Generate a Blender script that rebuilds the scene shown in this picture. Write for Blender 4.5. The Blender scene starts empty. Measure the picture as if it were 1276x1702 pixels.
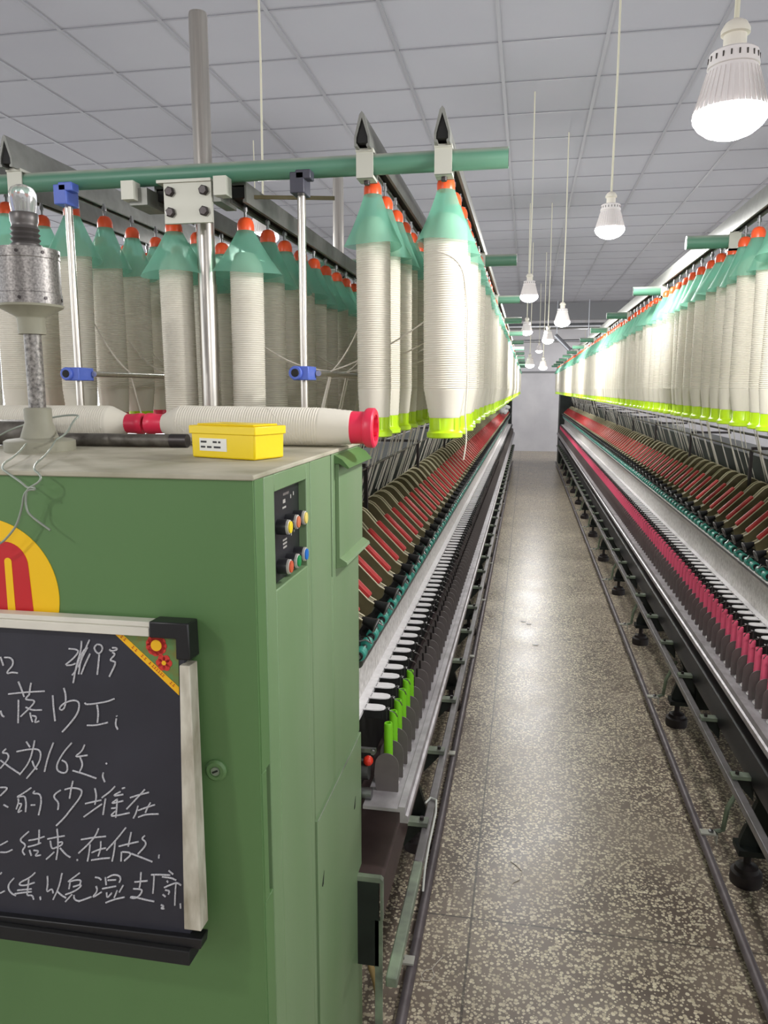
import bpy, bmesh, math, random
from mathutils import Vector, Matrix
random.seed(7)
PI = math.pi
C = bpy.context.scene.collection
scene = bpy.context.scene

# ------------------------------------------------------------------ camera
cam_data = bpy.data.cameras.new('camera'); cam = bpy.data.objects.new('camera', cam_data); C.objects.link(cam)
cam_data.sensor_fit = 'HORIZONTAL'; cam_data.sensor_width = 36.0; cam_data.lens = 36.0 * 1275 / 1276
cam_data.clip_start = 0.02
cam.location = (0, 0, 1.65)
cam.rotation_euler = (math.radians(90 - 9.134), 0, math.radians(10.442))
scene.camera = cam

# ------------------------------------------------------------------ world, exposure
W = bpy.data.worlds.new('world'); scene.world = W; W.use_nodes = True
W.node_tree.nodes['Background'].inputs[0].default_value = (0.93, 0.96, 1.0, 1)
W.node_tree.nodes['Background'].inputs[1].default_value = 1.75
scene.view_settings.view_transform = 'Standard'; scene.view_settings.look = 'None'
scene.view_settings.gamma = 1.0; scene.view_settings.use_curve_mapping = False
scene.view_settings.exposure = 0.5
scene.cycles.use_denoising = True
scene.cycles.max_bounces = 8; scene.cycles.diffuse_bounces = 4
scene.cycles.sample_clamp_indirect = 4.0
LAMP_WATTS = 17.0
BULB_GLOW = 22.0

# ------------------------------------------------------------------ materials
def lin(c):
    return tuple(((v/255)/12.92 if v/255 <= .04045 else ((v/255+.055)/1.055)**2.4) for v in c) + (1,)
def mat(name, rgb, rough=.5, metal=0, spec=.5, noise=0, nscale=20, rgb2=None, bump=0, bscale=200, trans=0, streak=None, dust=None, clear=0):
    m = bpy.data.materials.new(name); m.use_nodes = True
    nt = m.node_tree; b = nt.nodes['Principled BSDF']
    col = lin(rgb)
    b.inputs['Base Color'].default_value = col; b.inputs['Roughness'].default_value = rough
    b.inputs['Metallic'].default_value = metal; b.inputs['Specular IOR Level'].default_value = spec
    tc = nt.nodes.new('ShaderNodeTexCoord')
    if noise:
        n = nt.nodes.new('ShaderNodeTexNoise'); n.inputs['Scale'].default_value = nscale; n.inputs['Detail'].default_value = 6
        r = nt.nodes.new('ShaderNodeValToRGB')
        r.color_ramp.elements[0].position = .5 - .22; r.color_ramp.elements[1].position = .5 + .22
        c2 = lin(rgb2) if rgb2 else tuple(v*(1-noise) for v in col[:3]) + (1,)
        r.color_ramp.elements[0].color = c2; r.color_ramp.elements[1].color = col
        if streak:
            mp = nt.nodes.new('ShaderNodeMapping'); mp.inputs['Scale'].default_value = streak
            nt.links.new(tc.outputs['Object'], mp.inputs[0]); nt.links.new(mp.outputs[0], n.inputs['Vector'])
        else:
            nt.links.new(tc.outputs['Object'], n.inputs['Vector'])
        nt.links.new(n.outputs['Fac'], r.inputs[0]); nt.links.new(r.outputs[0], b.inputs['Base Color'])
    if bump:
        n2 = nt.nodes.new('ShaderNodeTexNoise'); n2.inputs['Scale'].default_value = bscale
        bp = nt.nodes.new('ShaderNodeBump'); bp.inputs['Strength'].default_value = bump; bp.inputs['Distance'].default_value = .002
        nt.links.new(tc.outputs['Object'], n2.inputs['Vector']); nt.links.new(n2.outputs['Fac'], bp.inputs['Height'])
        nt.links.new(bp.outputs[0], b.inputs['Normal'])
    if dust:                                  # dust settled on upward faces
        ge = nt.nodes.new('ShaderNodeNewGeometry'); sp = nt.nodes.new('ShaderNodeSeparateXYZ'); nt.links.new(ge.outputs['Normal'], sp.inputs[0])
        mr = nt.nodes.new('ShaderNodeMapRange'); mr.inputs[1].default_value = .35; mr.inputs[2].default_value = .9; nt.links.new(sp.outputs[2], mr.inputs[0])
        dn = nt.nodes.new('ShaderNodeTexNoise'); dn.inputs['Scale'].default_value = 12; nt.links.new(tc.outputs['Object'], dn.inputs['Vector'])
        mm = nt.nodes.new('ShaderNodeMath'); mm.operation = 'MULTIPLY'; nt.links.new(mr.outputs[0], mm.inputs[0]); nt.links.new(dn.outputs['Fac'], mm.inputs[1])
        m2 = nt.nodes.new('ShaderNodeMath'); m2.operation = 'MULTIPLY'; m2.use_clamp = True; m2.inputs[1].default_value = 1.7; nt.links.new(mm.outputs[0], m2.inputs[0])
        mx = nt.nodes.new('ShaderNodeMix'); mx.data_type = 'RGBA'; mx.inputs[7].default_value = lin(dust); nt.links.new(m2.outputs[0], mx.inputs[0])
        bc = b.inputs['Base Color']
        if bc.links: nt.links.new(bc.links[0].from_socket, mx.inputs[6])
        else: mx.inputs[6].default_value = col
        nt.links.new(mx.outputs[2], bc)
    if trans:
        t = nt.nodes.new('ShaderNodeBsdfTranslucent'); t.inputs[0].default_value = col
        mx = nt.nodes.new('ShaderNodeMixShader'); mx.inputs[0].default_value = trans
        out = nt.nodes['Material Output']
        nt.links.new(b.outputs[0], mx.inputs[1]); nt.links.new(t.outputs[0], mx.inputs[2]); nt.links.new(mx.outputs[0], out.inputs[0])
        if clear:
            tr = nt.nodes.new('ShaderNodeBsdfTransparent'); tr.inputs[0].default_value = (.80, .97, .90, 1)
            m3 = nt.nodes.new('ShaderNodeMixShader'); m3.inputs[0].default_value = clear
            nt.links.new(mx.outputs[0], m3.inputs[1]); nt.links.new(tr.outputs[0], m3.inputs[2]); nt.links.new(m3.outputs[0], out.inputs[0])
    return m
def emit(name, rgb, s):
    m = mat(name, (255, 255, 255)); b = m.node_tree.nodes['Principled BSDF']
    b.inputs['Emission Color'].default_value = lin(rgb); b.inputs['Emission Strength'].default_value = s
    return m

M = dict(
  green=mat('green_paint', (94, 130, 80), .42, noise=.12, nscale=3.0, rgb2=(88, 123, 75), streak=(1, 1, .35)),
  green_lit_side=mat('green_paint_lit_scuffed', (112, 142, 99), .45, noise=.3, nscale=5, rgb2=(130, 152, 117), streak=(1, 1, .25)),  # same paint lightened for the lit side; paler blotches are scuffs
  dusty=mat('dusty_top', (196, 190, 172), .7, noise=.3, nscale=9, rgb2=(150, 146, 124)),
  dark_gap=mat('dark_gap', (22, 30, 22), .8),
  tube_green=mat('sea_green_tube', (78, 132, 108), .4, noise=.3, nscale=8, rgb2=(98, 138, 116), streak=(.4, 3, 3), dust=(182, 184, 170)),
  dark_green=mat('dark_green_casting', (36, 46, 40), .6, noise=.4, nscale=9, rgb2=(22, 26, 24)),
  worn_glint_green=mat('worn_glint_green_steel', (150, 168, 140), .5, noise=.4, nscale=14, rgb2=(96, 100, 92)),
  yarn=mat('roving_yarn', (226, 221, 208), .9, spec=.1, noise=.05, nscale=6, rgb2=(216, 211, 196)),
  strand=mat('roving_strand', (222, 216, 204), .9, spec=.1),
  cone=mat('teal_film', (150, 212, 190), .45, spec=.3, noise=.2, nscale=16, rgb2=(158, 212, 192), trans=.5, clear=.42),
  orange=mat('orange_plastic', (244, 92, 44), .35),
  lime=mat('lime_plastic', (186, 226, 20), .35),
  pinkred=mat('pink_red_plastic', (236, 50, 84), .35),
  pink=mat('pink_tube', (254, 108, 142), .45),
  limetube=mat('bright_green_tube', (128, 212, 34), .45),
  galv=mat('galvanised_steel', (146, 147, 141), .5, metal=.6, noise=.25, nscale=30),
  bracket=mat('pale_bracket', (196, 196, 184), .5, metal=.3),
  stainless=mat('stainless', (208, 203, 194), .32, metal=1, noise=.2, nscale=25, streak=(8, 8, .2)),
  steel=mat('steel', (150, 150, 150), .35, metal=.9, noise=.3, nscale=30),
  darksteel=mat('dark_steel', (78, 74, 74), .4, metal=.7, noise=.4, nscale=12, rgb2=(58, 52, 52)),
  ringsteel=mat('rail_steel', (194, 190, 194), .45, metal=.35, noise=.35, nscale=18, rgb2=(152, 147, 150)),
  brownsteel=mat('rusty_brown_steel', (92, 74, 72), .5, metal=.35, noise=.4, nscale=10),
  pipe=mat('painted_pipe', (122, 114, 116), .5, metal=.2, noise=.3, nscale=20, rgb2=(96, 88, 90)),
  beamdark=mat('dark_blue_steel', (54, 54, 60), .45, metal=.4, noise=.3, nscale=14),
  greyrail=mat('grey_foot_rail', (136, 132, 134), .4, metal=.4, noise=.3, nscale=20, rgb2=(110, 108, 106)),
  black=mat('black_plastic', (26, 26, 28), .4),
  matteblack=mat('matte_black', (20, 20, 20), .7),
  olive=mat('olive_arm', (104, 96, 66), .55, noise=.35, nscale=24, rgb2=(84, 76, 50)),
  edge=mat('pale_edge', (206, 198, 166), .5),
  redh=mat('red_handle', (190, 52, 52), .5, noise=.2, nscale=40, rgb2=(164, 46, 46)),
  dirt=mat('dirty_beam', (104, 98, 92), .8, noise=.5, nscale=50, rgb2=(56, 52, 48)),
  ringw=mat('bright_ring', (222, 220, 220), .35, metal=.3),
  teal=mat('teal_rubber', (58, 150, 134), .4),
  white=mat('white_enamel', (246, 244, 246), .45, noise=.15, nscale=60, rgb2=(228, 225, 227)),
  lint=mat('lint_grey', (232, 229, 226), .9, noise=.4, nscale=60, rgb2=(192, 188, 184), bump=.6, bscale=150),
  separator=mat('grey_separator', (110, 103, 101), .5, noise=.15, nscale=30),
  ceiling=mat('ceiling_tile', (164, 164, 171), .75, noise=.05, nscale=1.2, rgb2=(158, 158, 166)),
  tbar=mat('ceiling_bar', (140, 140, 146), .5),
  plaster=mat('plaster', (206, 204, 206), .85, noise=.12, nscale=2.5, rgb2=(190, 188, 192)),
  beam=mat('beam_grey', (128, 128, 130), .8),
  duct=mat('duct_metal', (190, 192, 196), .3, metal=.8),
  blue=mat('blue_plastic', (84, 108, 196), .4),
  darkclip=mat('dark_clip', (62, 62, 74), .4),
  yellow=mat('yellow_plastic', (246, 214, 0), .35),
  paper=mat('paper_label', (238, 238, 230), .6),
  ink=mat('dark_ink', (60, 60, 60), .7),
  cream=mat('cream_frame', (222, 218, 202), .5, noise=.3, nscale=22, rgb2=(150, 142, 122), streak=(2, 2, .6)),
  creamtop=mat('cream_frame_clean', (224, 220, 206), .5, noise=.1, nscale=20),
  slate=mat('slate_board', (50, 50, 60), .55, noise=.3, nscale=7, rgb2=(40, 40, 48)),
  chalk=mat('chalk', (222, 222, 224), .95, noise=.25, nscale=500, rgb2=(150, 150, 156)),
  logo_y=mat('emblem_yellow', (246, 196, 10), .45),
  logo_r=mat('emblem_red', (196, 34, 40), .45),
  deco=mat('painted_leaves', (84, 140, 84), .6, noise=.5, nscale=70, rgb2=(124, 112, 48)),
  ribbon=mat('yellow_ribbon', (244, 186, 22), .5),
  ribbon_ink=mat('ribbon_ink', (196, 84, 20), .6),
  petal=mat('red_petal', (206, 52, 42), .6),
  wire=mat('grey_wire', (150, 158, 146), .45, metal=.4),
  hose=mat('tan_hose', (196, 168, 110), .5, noise=.2, nscale=30),
  pvc=mat('white_cord', (216, 220, 212), .5),
  bulbbody=mat('lamp_body', (232, 226, 224), .5),
  socket=mat('lamp_socket', (226, 220, 206), .6),
  slot=mat('vent_slot', (70, 64, 60), .8),
  cordm=mat('lamp_cord', (212, 208, 186), .6),
  mesh=mat('perforated_metal', (150, 146, 142), .4, metal=.6, noise=.6, nscale=260, rgb2=(92, 88, 86)),
  cast=mat('speckled_casting', (158, 154, 148), .45, metal=.4, noise=.6, nscale=160, rgb2=(74, 70, 68)),
  basecast=mat('beige_base', (152, 150, 132), .6, noise=.2, nscale=20),
  thread_screw=mat('lamp_screw', (96, 92, 90), .4, metal=.5),
  rust=mat('dirty_pipe', (66, 60, 54), .5, metal=.4, noise=.5, nscale=40, rgb2=(120, 116, 108)),
  redball=mat('red_knob', (226, 58, 40), .25),
  c_orange=mat('button_orange', (214, 122, 84), .35), c_yellow=mat('button_yellow', (240, 214, 40), .35),
  c_green=mat('button_green', (20, 140, 74), .35), c_blue=mat('button_blue', (20, 110, 200), .35),
  c_cream=mat('button_cream', (232, 210, 110), .35), c_red=mat('button_red', (206, 92, 58), .35),
  panel=mat('panel_black', (34, 34, 38), .35), ring=mat('button_ring', (214, 210, 204), .3, metal=.4),
  foot=mat('foot_pad', (46, 38, 38), .6, noise=.3, nscale=20),
  fluff=mat('cotton_waste', (240, 240, 240), .95, spec=.1, bump=.8, bscale=60),
  glow=emit('lamp_glow', (255, 250, 252), BULB_GLOW),
)
# clear bulb glass
g = bpy.data.materials.new('bulb_glass'); g.use_nodes = True
gb = g.node_tree.nodes['Principled BSDF']; gb.inputs['Base Color'].default_value = (.8, .8, .78, 1); gb.inputs['Roughness'].default_value = .12
gb.inputs['Transmission Weight'].default_value = .75; gb.inputs['IOR'].default_value = 1.15
M['glass'] = g
# terrazzo floor
def terrazzo():
    m = bpy.data.materials.new('terrazzo'); m.use_nodes = True; nt = m.node_tree; L = nt.links.new
    b = nt.nodes['Principled BSDF']; N = nt.nodes.new
    tc = N('ShaderNodeTexCoord')
    v = N('ShaderNodeTexVoronoi'); v.inputs['Scale'].default_value = 95; v.inputs['Randomness'].default_value = 1
    L(tc.outputs['Object'], v.inputs['Vector'])
    sep = N('ShaderNodeSeparateColor'); L(v.outputs['Color'], sep.inputs[0])
    ds = N('ShaderNodeMath'); ds.operation = 'MULTIPLY_ADD'; ds.inputs[1].default_value = .40; ds.inputs[2].default_value = .24
    L(sep.outputs[0], ds.inputs[0])                                   # chip radius differs from chip to chip
    lt = N('ShaderNodeMath'); lt.operation = 'LESS_THAN'; L(v.outputs['Distance'], lt.inputs[0]); L(ds.outputs[0], lt.inputs[1])
    cr = N('ShaderNodeValToRGB'); L(sep.outputs[1], cr.inputs[0])
    cr.color_ramp.elements[0].color = lin((200, 186, 158)); cr.color_ramp.elements[1].color = lin((252, 242, 214))
    n = N('ShaderNodeTexNoise'); n.inputs['Scale'].default_value = 3.2; n.inputs['Detail'].default_value = 6; L(tc.outputs['Object'], n.inputs['Vector'])
    mr = N('ShaderNodeValToRGB'); L(n.outputs['Fac'], mr.inputs[0])
    mr.color_ramp.elements[0].position = .35; mr.color_ramp.elements[1].position = .68
    mr.color_ramp.elements[0].color = lin((110, 96, 86)); mr.color_ramp.elements[1].color = lin((158, 144, 128))
    mx = N('ShaderNodeMix'); mx.data_type = 'RGBA'; L(lt.outputs[0], mx.inputs[0]); L(mr.outputs[0], mx.inputs[6]); L(cr.outputs[0], mx.inputs[7])
    # dirt film over chips
    dm = N('ShaderNodeMix'); dm.data_type = 'RGBA'; dm.inputs[7].default_value = lin((154, 140, 124))
    dr = N('ShaderNodeMapRange'); dr.inputs[1].default_value = .42; dr.inputs[2].default_value = .75; dr.inputs[3].default_value = 0; dr.inputs[4].default_value = .5
    n3 = N('ShaderNodeTexNoise'); n3.inputs['Scale'].default_value = 2.0; n3.inputs['Detail'].default_value = 5; L(tc.outputs['Object'], n3.inputs['Vector'])
    L(n3.outputs['Fac'], dr.inputs[0]); L(dr.outputs[0], dm.inputs[0]); L(mx.outputs[2], dm.inputs[6])
    # panel joints
    sx = N('ShaderNodeSeparateXYZ'); L(tc.outputs['Object'], sx.inputs[0])
    def joint(out, off):
        a = N('ShaderNodeMath'); a.operation = 'ADD'; a.inputs[1].default_value = off; L(out, a.inputs[0])
        p = N('ShaderNodeMath'); p.operation = 'PINGPONG'; p.inputs[1].default_value = .71; L(a.outputs[0], p.inputs[0])
        q = N('ShaderNodeMath'); q.operation = 'LESS_THAN'; q.inputs[1].default_value = .0035; L(p.outputs[0], q.inputs[0]); return q
    j1 = joint(sx.outputs[0], .125 + 14.2); j2 = joint(sx.outputs[1], -2.2 + 14.2)
    jm = N('ShaderNodeMath'); jm.operation = 'MAXIMUM'; L(j1.outputs[0], jm.inputs[0]); L(j2.outputs[0], jm.inputs[1])
    jf = N('ShaderNodeMath'); jf.operation = 'MULTIPLY'; jf.inputs[1].default_value = .75; L(jm.outputs[0], jf.inputs[0])
    jx = N('ShaderNodeMix'); jx.data_type = 'RGBA'; jx.inputs[7].default_value = lin((70, 62, 58)); L(jf.outputs[0], jx.inputs[0]); L(dm.outputs[2], jx.inputs[6])
    L(jx.outputs[2], b.inputs['Base Color'])
    rr = N('ShaderNodeMapRange'); rr.inputs[3].default_value = .22; rr.inputs[4].default_value = .42; L(n.outputs['Fac'], rr.inputs[0]); L(rr.outputs[0], b.inputs['Roughness'])
    return m
M['floor'] = terrazzo()

# ------------------------------------------------------------------ mesh builder
class MB:
    def __init__(s): s.v = []; s.f = []; s.m = []; s.mats = []
    def mi(s, m):
        m = M[m]
        if m not in s.mats: s.mats.append(m)
        return s.mats.index(m)
    def add(s, vs, fs, m):
        o = len(s.v); k = s.mi(m); s.v += [tuple(p) for p in vs]
        for f in fs: s.f.append(tuple(i+o for i in f)); s.m.append(k)
        return s
    def box(s, x0, x1, y0, y1, z0, z1, m):
        if x0 > x1: x0, x1 = x1, x0
        vs = [(x, y, z) for z in (z0, z1) for y in (y0, y1) for x in (x0, x1)]
        return s.add(vs, [(0,2,3,1), (4,5,7,6), (0,1,5,4), (2,6,7,3), (0,4,6,2), (1,3,7,5)], m)
    def obox(s, c, ax, ay, az, m):          # oriented box from half axes
        c = Vector(c); ax, ay, az = Vector(ax), Vector(ay), Vector(az)
        vs = [c + i*ax + j*ay + k*az for k in (-1, 1) for j in (-1, 1) for i in (-1, 1)]
        return s.add(vs, [(0,2,3,1), (4,5,7,6), (0,1,5,4), (2,6,7,3), (0,4,6,2), (1,3,7,5)], m)
    def prism(s, pts, y0, y1, m, axis='y'):  # closed outline extruded along an axis
        n = len(pts)
        if axis == 'y': f = lambda p, t: (p[0], t, p[1])
        elif axis == 'x': f = lambda p, t: (t, p[0], p[1])
        else: f = lambda p, t: (p[0], p[1], t)
        vs = [f(p, y0) for p in pts] + [f(p, y1) for p in pts]
        fs = [tuple(range(n)), tuple(range(2*n-1, n-1, -1))] + [(i, (i+1) % n, n+(i+1) % n, n+i) for i in range(n)]
        return s.add(vs, fs, m)
    def lathe(s, prof, m, n=20, org=(0,0,0), ax=(0,0,1), cap=True):
        ax = Vector(ax).normalized(); a = ax.orthogonal().normalized(); b = ax.cross(a); o = Vector(org)
        vs = []; 
        for r, z in prof:
            for i in range(n):
                t = 2*PI*i/n; vs.append(o + ax*z + (a*math.cos(t) + b*math.sin(t))*max(r, 1e-5))
        fs = [(j*n+i, j*n+(i+1) % n, (j+1)*n+(i+1) % n, (j+1)*n+i) for j in range(len(prof)-1) for i in range(n)]
        if cap: fs += [tuple(range(n-1, -1, -1)), tuple((len(prof)-1)*n+i for i in range(n))]
        return s.add(vs, fs, m)
    def cyl(s, p0, p1, r, m, r1=None, n=16, cap=True):
        p0, p1 = Vector(p0), Vector(p1); d = p1-p0
        return s.lathe([(r, 0), (r if r1 is None else r1, d.length)], m, n, p0, d, cap)
    def tube(s, pts, r, m, n=6, flat=None):
        pts = [Vector(p) for p in pts]; vs = []; fs = []
        up = None
        for i, p in enumerate(pts):
            d = (pts[min(i+1, len(pts)-1)] - pts[max(i-1, 0)])
            d = d.normalized() if d.length > 1e-9 else Vector((0,0,1))
            if up is None: up = d.orthogonal().normalized()
            a = up - d*up.dot(d)
            a = a.normalized() if a.length > 1e-6 else d.orthogonal().normalized()
            up = a; b = d.cross(a)
            for k in range(n):
                t = 2*PI*k/n; vs.append(p + (a*math.cos(t) + b*math.sin(t))*r)
        for j in range(len(pts)-1):
            for k in range(n): fs.append((j*n+k, j*n+(k+1) % n, (j+1)*n+(k+1) % n, (j+1)*n+k))
        fs += [tuple(range(n-1, -1, -1)), tuple((len(pts)-1)*n+k for k in range(n))]
        return s.add(vs, fs, m)
    def torus(s, c, R, r, m, n=20, k=6, ax=(0,0,1)):
        ax = Vector(ax).normalized(); a = ax.orthogonal().normalized(); b = ax.cross(a); c = Vector(c); vs = []; fs = []
        for i in range(n):
            t = 2*PI*i/n; d = a*math.cos(t) + b*math.sin(t)
            for j in range(k):
                u = 2*PI*j/k; vs.append(c + d*(R + r*math.cos(u)) + ax*r*math.sin(u))
        for i in range(n):
            for j in range(k): fs.append((i*k+j, ((i+1) % n)*k+j, ((i+1) % n)*k+(j+1) % k, i*k+(j+1) % k))
        return s.add(vs, fs, m)
    def ball(s, c, r, m, n=14, sc=(1,1,1)):
        k = n//2; vs = []; fs = []
        for j in range(k+1):
            p = PI*j/k
            for i in range(n):
                t = 2*PI*i/n
                vs.append((c[0]+r*sc[0]*math.sin(p)*math.cos(t), c[1]+r*sc[1]*math.sin(p)*math.sin(t), c[2]+r*sc[2]*math.cos(p)))
        fs = [(j*n+i, (j+1)*n+i, (j+1)*n+(i+1) % n, j*n+(i+1) % n) for j in range(k) for i in range(n)]
        return s.add(vs, fs, m)
    def mesh(s, name, smooth=True):
        me = bpy.data.meshes.new(name); me.from_pydata(s.v, [], s.f); 
        for m in s.mats: me.materials.append(m)
        me.polygons.foreach_set('material_index', s.m)
        bm = bmesh.new(); bm.from_mesh(me); 
        bmesh.ops.recalc_face_normals(bm, faces=bm.faces); bm.to_mesh(me); bm.free()
        if smooth:
            me.polygons.foreach_set('use_smooth', [True]*len(me.polygons)); me.set_sharp_from_angle(angle=math.radians(38))
        me.update(); return me
    def build(s, name, parent=None, loc=(0,0,0), smooth=True, bevel=0):
        return put(name, s.mesh(name, smooth), parent, loc, bevel=bevel)
def put(name, me, parent=None, loc=(0,0,0), rot=None, bevel=0):
    o = bpy.data.objects.new(name, me); C.objects.link(o); o.location = loc
    if rot: o.rotation_euler = rot
    if parent: o.parent = parent
    if bevel:
        b = o.modifiers.new('bevel', 'BEVEL'); b.width = bevel; b.segments = 2; b.limit_method = 'ANGLE'; b.angle_limit = math.radians(50)
    return o
def tag(o, label, cat, group=None):
    o['label'] = label; o['category'] = cat
    if group: o['group'] = group
    return o
def thing(name, label, cat, loc=(0,0,0), group=None, rot=None):
    o = bpy.data.objects.new(name, None); C.objects.link(o); o.location = loc; o.empty_display_size = .05
    if rot: o.rotation_euler = rot
    return tag(o, label, cat, group)
def struct(o): o['kind'] = 'structure'; return o
def clone(src, loc, rot=None, label=None):
    r = src.copy(); C.objects.link(r); r.location = loc
    if rot: r.rotation_euler = rot
    if label: r['label'] = label
    for ch in src.children:
        c = ch.copy(); C.objects.link(c); c.parent = r
        for g_ in ch.children:
            d = g_.copy(); C.objects.link(d); d.parent = c
    return r
def merged(name, me, locs, parent):         # far repeats beyond the hundredth as one part
    n = len(me.vertices); base = [v.co.copy() for v in me.vertices]
    polys = [tuple(p.vertices) for p in me.polygons]; mi = [p.material_index for p in me.polygons]
    vs = []; fs = []; ms = []
    for k, l in enumerate(locs):
        l = Vector(l); vs += [tuple(b+l) for b in base]; fs += [tuple(i+k*n for i in p) for p in polys]; ms += mi
    m2 = bpy.data.meshes.new(name); m2.from_pydata(vs, [], fs)
    for m in me.materials: m2.materials.append(m)
    m2.polygons.foreach_set('material_index', ms); m2.update()
    o = put(name, m2, parent); o['kind'] = 'stuff'; return o
def row(name, me, locs, parent, subs=(), limit=100):
    near, far = locs[:limit], locs[limit:]
    for l in near:
        o = put(name, me, parent, l)
        for sn, sm in subs: put(sn, sm, o)
    if far:
        r = merged(name, me, far, parent)
        for sn, sm in subs: merged(sn, sm, far, r)
ORD = ['first', 'second', 'third', 'fourth', 'fifth', 'sixth', 'seventh', 'eighth', 'ninth', 'tenth', 'eleventh', 'twelfth']

# ------------------------------------------------------------------ large structure
Y_END = 17.5
mb = MB(); mb.box(-8, 8, -5, 21, -.1, 0, 'floor'); struct(mb.build('floor', smooth=False))
mb = MB(); mb.box(-8, 8, -5, 18.7, 3.6, 3.7, 'ceiling'); struct(mb.build('ceiling', smooth=False))
mb = MB()
x = -7.93
while x < 8: mb.box(x-.011, x+.011, -5, 18.7, 3.594, 3.602, 'tbar'); x += .594
y = 4.19 - .594*15
while y < 18.7: mb.box(-8, 8, y-.007, y+.007, 3.595, 3.602, 'tbar'); y += .594
struct(mb.build('trim_1', smooth=False))
mb = MB(); mb.box(-8, 8, 20.9, 21.1, 0, 4.2, 'plaster'); struct(mb.build('wall_back', smooth=False))
mb = MB(); mb.box(-8, 8, -5.2, -5, 0, 3.7, 'plaster'); struct(mb.build('wall_front_added', smooth=False))  # unseen wall behind the camera, added to block light from the back
mb = MB(); mb.box(-8, 8, 18.6, 18.78, 3.22, 3.72, 'beam'); struct(mb.build('trim_2', smooth=False))
mb = MB(); mb.box(-8, 8, 18.78, 20.9, 3.6, 3.8, 'beam'); struct(mb.build('trim_3', smooth=False))
mb = MB(); mb.box(-8, 8, 20.86, 20.9, 2.05, 2.10, 'beam'); struct(mb.build('trim_4', smooth=False))
mb = MB(); mb.cyl((-6, 19, 3.10), (6, 19, 3.10), .075, 'duct', n=20); mb.cyl((-.5, 19, 3.1), (-.5, 19, 3.6), .01, 'duct'); mb.cyl((1.2, 19, 3.1), (1.2, 19, 3.6), .01, 'duct'); tag(mb.build('air_duct'), 'thick silver duct running across under the far ceiling', 'duct')
mb = MB(); mb.cyl((-6, 19.6, 2.80), (6, 19.6, 2.80), .035, 'duct', n=16); tag(mb.build('air_duct'), 'thinner silver pipe below the thick duct at the far wall', 'duct')
mb = MB(); mb.cyl((.60, 18.2, 2.84), (.92, 18.0, 2.50), .05, 'duct', n=16); mb.cyl((.92, 18.0, 2.50), (1.7, 18.0, 2.53), .05, 'duct', n=16); mb.cyl((1.3, 18.0, 2.52), (1.3, 18.0, 3.6), .01, 'duct'); mb.cyl((.62, 18.18, 2.83), (.62, 18.18, 3.6), .01, 'duct')
tag(mb.build('air_duct'), 'short slanting bent silver pipe above far end of right machine', 'duct')

# ------------------------------------------------------------------ ceiling lamps
mb = MB()
mb.lathe([(.0605, .004), (.060, .018), (.041, .105)], 'bulbbody', 32)
for i in range(36):
    t = 2*PI*i/36; d = Vector((math.cos(t), math.sin(t), 0)); s = Vector((-d.y, d.x, 0))
    a = d*.0605 + Vector((0,0,.016)); b = d*.042 + Vector((0,0,.098))
    mb.obox((a+b)/2, (b-a)/2, s*.0012, d*.0018, 'bulbbody')
SQ = lambda mb: setattr(mb, 'v', [(p[0], p[1], .004+(p[2]-.004)*.8) for p in mb.v])
SQ(mb); LB = mb.mesh('lamp_body')
mb = MB(); mb.lathe([(.040, .105), (.043, .107), (.040, .135), (.036, .139), (.02, .141)], 'bulbbody', 28)
for i in range(20):
    t = 2*PI*i/20; d = Vector((math.cos(t), math.sin(t), 0)); s = Vector((-d.y, d.x, 0))
    mb.obox(d*.0412 + Vector((0,0,.122)), s*.0012, d*.0012, Vector((0,0,.0055)), 'slot')
SQ(mb); LC = mb.mesh('vent_collar')
mb = MB(); mb.lathe([(.019, .139), (.019, .172), (.024, .174), (.024, .183), (.018, .196), (.006, .205)], 'socket', 20); SQ(mb); LS = mb.mesh('socket')
mb = MB(); mb.lathe([(.003, -.030), (.022, -.028), (.040, -.021), (.054, -.010), (.061, 0), (.0628, .008), (.0605, .014)], 'glow', 32); LD = mb.mesh('diffuser')
lamp_light = bpy.data.lights.new('lamp_light', 'POINT'); lamp_light.shadow_soft_size = .045
lamp_light.energy = LAMP_WATTS; lamp_light.color = (1, .985, .97)
def lamp(x, y, z, label):
    t = thing('ceiling_lamp', label, 'lamp', (x, y, z), 'bulb lamps hanging on cords')
    for n, me in (('lamp_body', LB), ('vent_collar', LC), ('socket', LS), ('diffuser', LD)): put(n, me, t)
    m = MB(); m.tube([(0, 0, .16), (.004, 0, .5*(3.6-z)), (0, 0, 3.6-z)], .0045, 'cordm', 8); m.build('cord', t)
    l = bpy.data.objects.new('lamp_light', lamp_light); C.objects.link(l); l.parent = t; l.location = (0, 0, -.085)
    return t
for p, s in (((.337, 1.53, 2.116), 'largest lit bulb lamp, top right, above the aisle'),
             ((.331, 3.59, 2.321), 'second nearest lit bulb lamp on a long cord above the aisle'),
             ((-.006, 5.57, 2.271), 'third nearest lit bulb lamp, close beside the left machine cross tubes'),
             ((.259, 6.45, 2.167), 'lit bulb lamp just right of the third nearest one, mid aisle'),
             ((-.024, 8.73, 2.254), 'small lit bulb lamp below the third nearest, left in the aisle'),
             ((.205, 8.76, 2.163), 'small lit bulb lamp in the aisle, right of its equally far neighbour'),
             ((.024, 11.0, 1.963), 'left of the two farthest low bulb lamps before the end wall'),
             ((.220, 11.8, 1.95), 'right of the two farthest low bulb lamps before the end wall'),
             ((-1.10, 3.2, 2.27), 'bulb lamp half hidden behind green cones over the left machine'),
             ((-1.55, -.1, 2.45), 'lit bulb lamp hanging left of the camera before the green cabinet'),
             ((.33, -.75, 2.20), 'lit bulb lamp above the aisle behind the camera')):
    lamp(*p, s)
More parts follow.
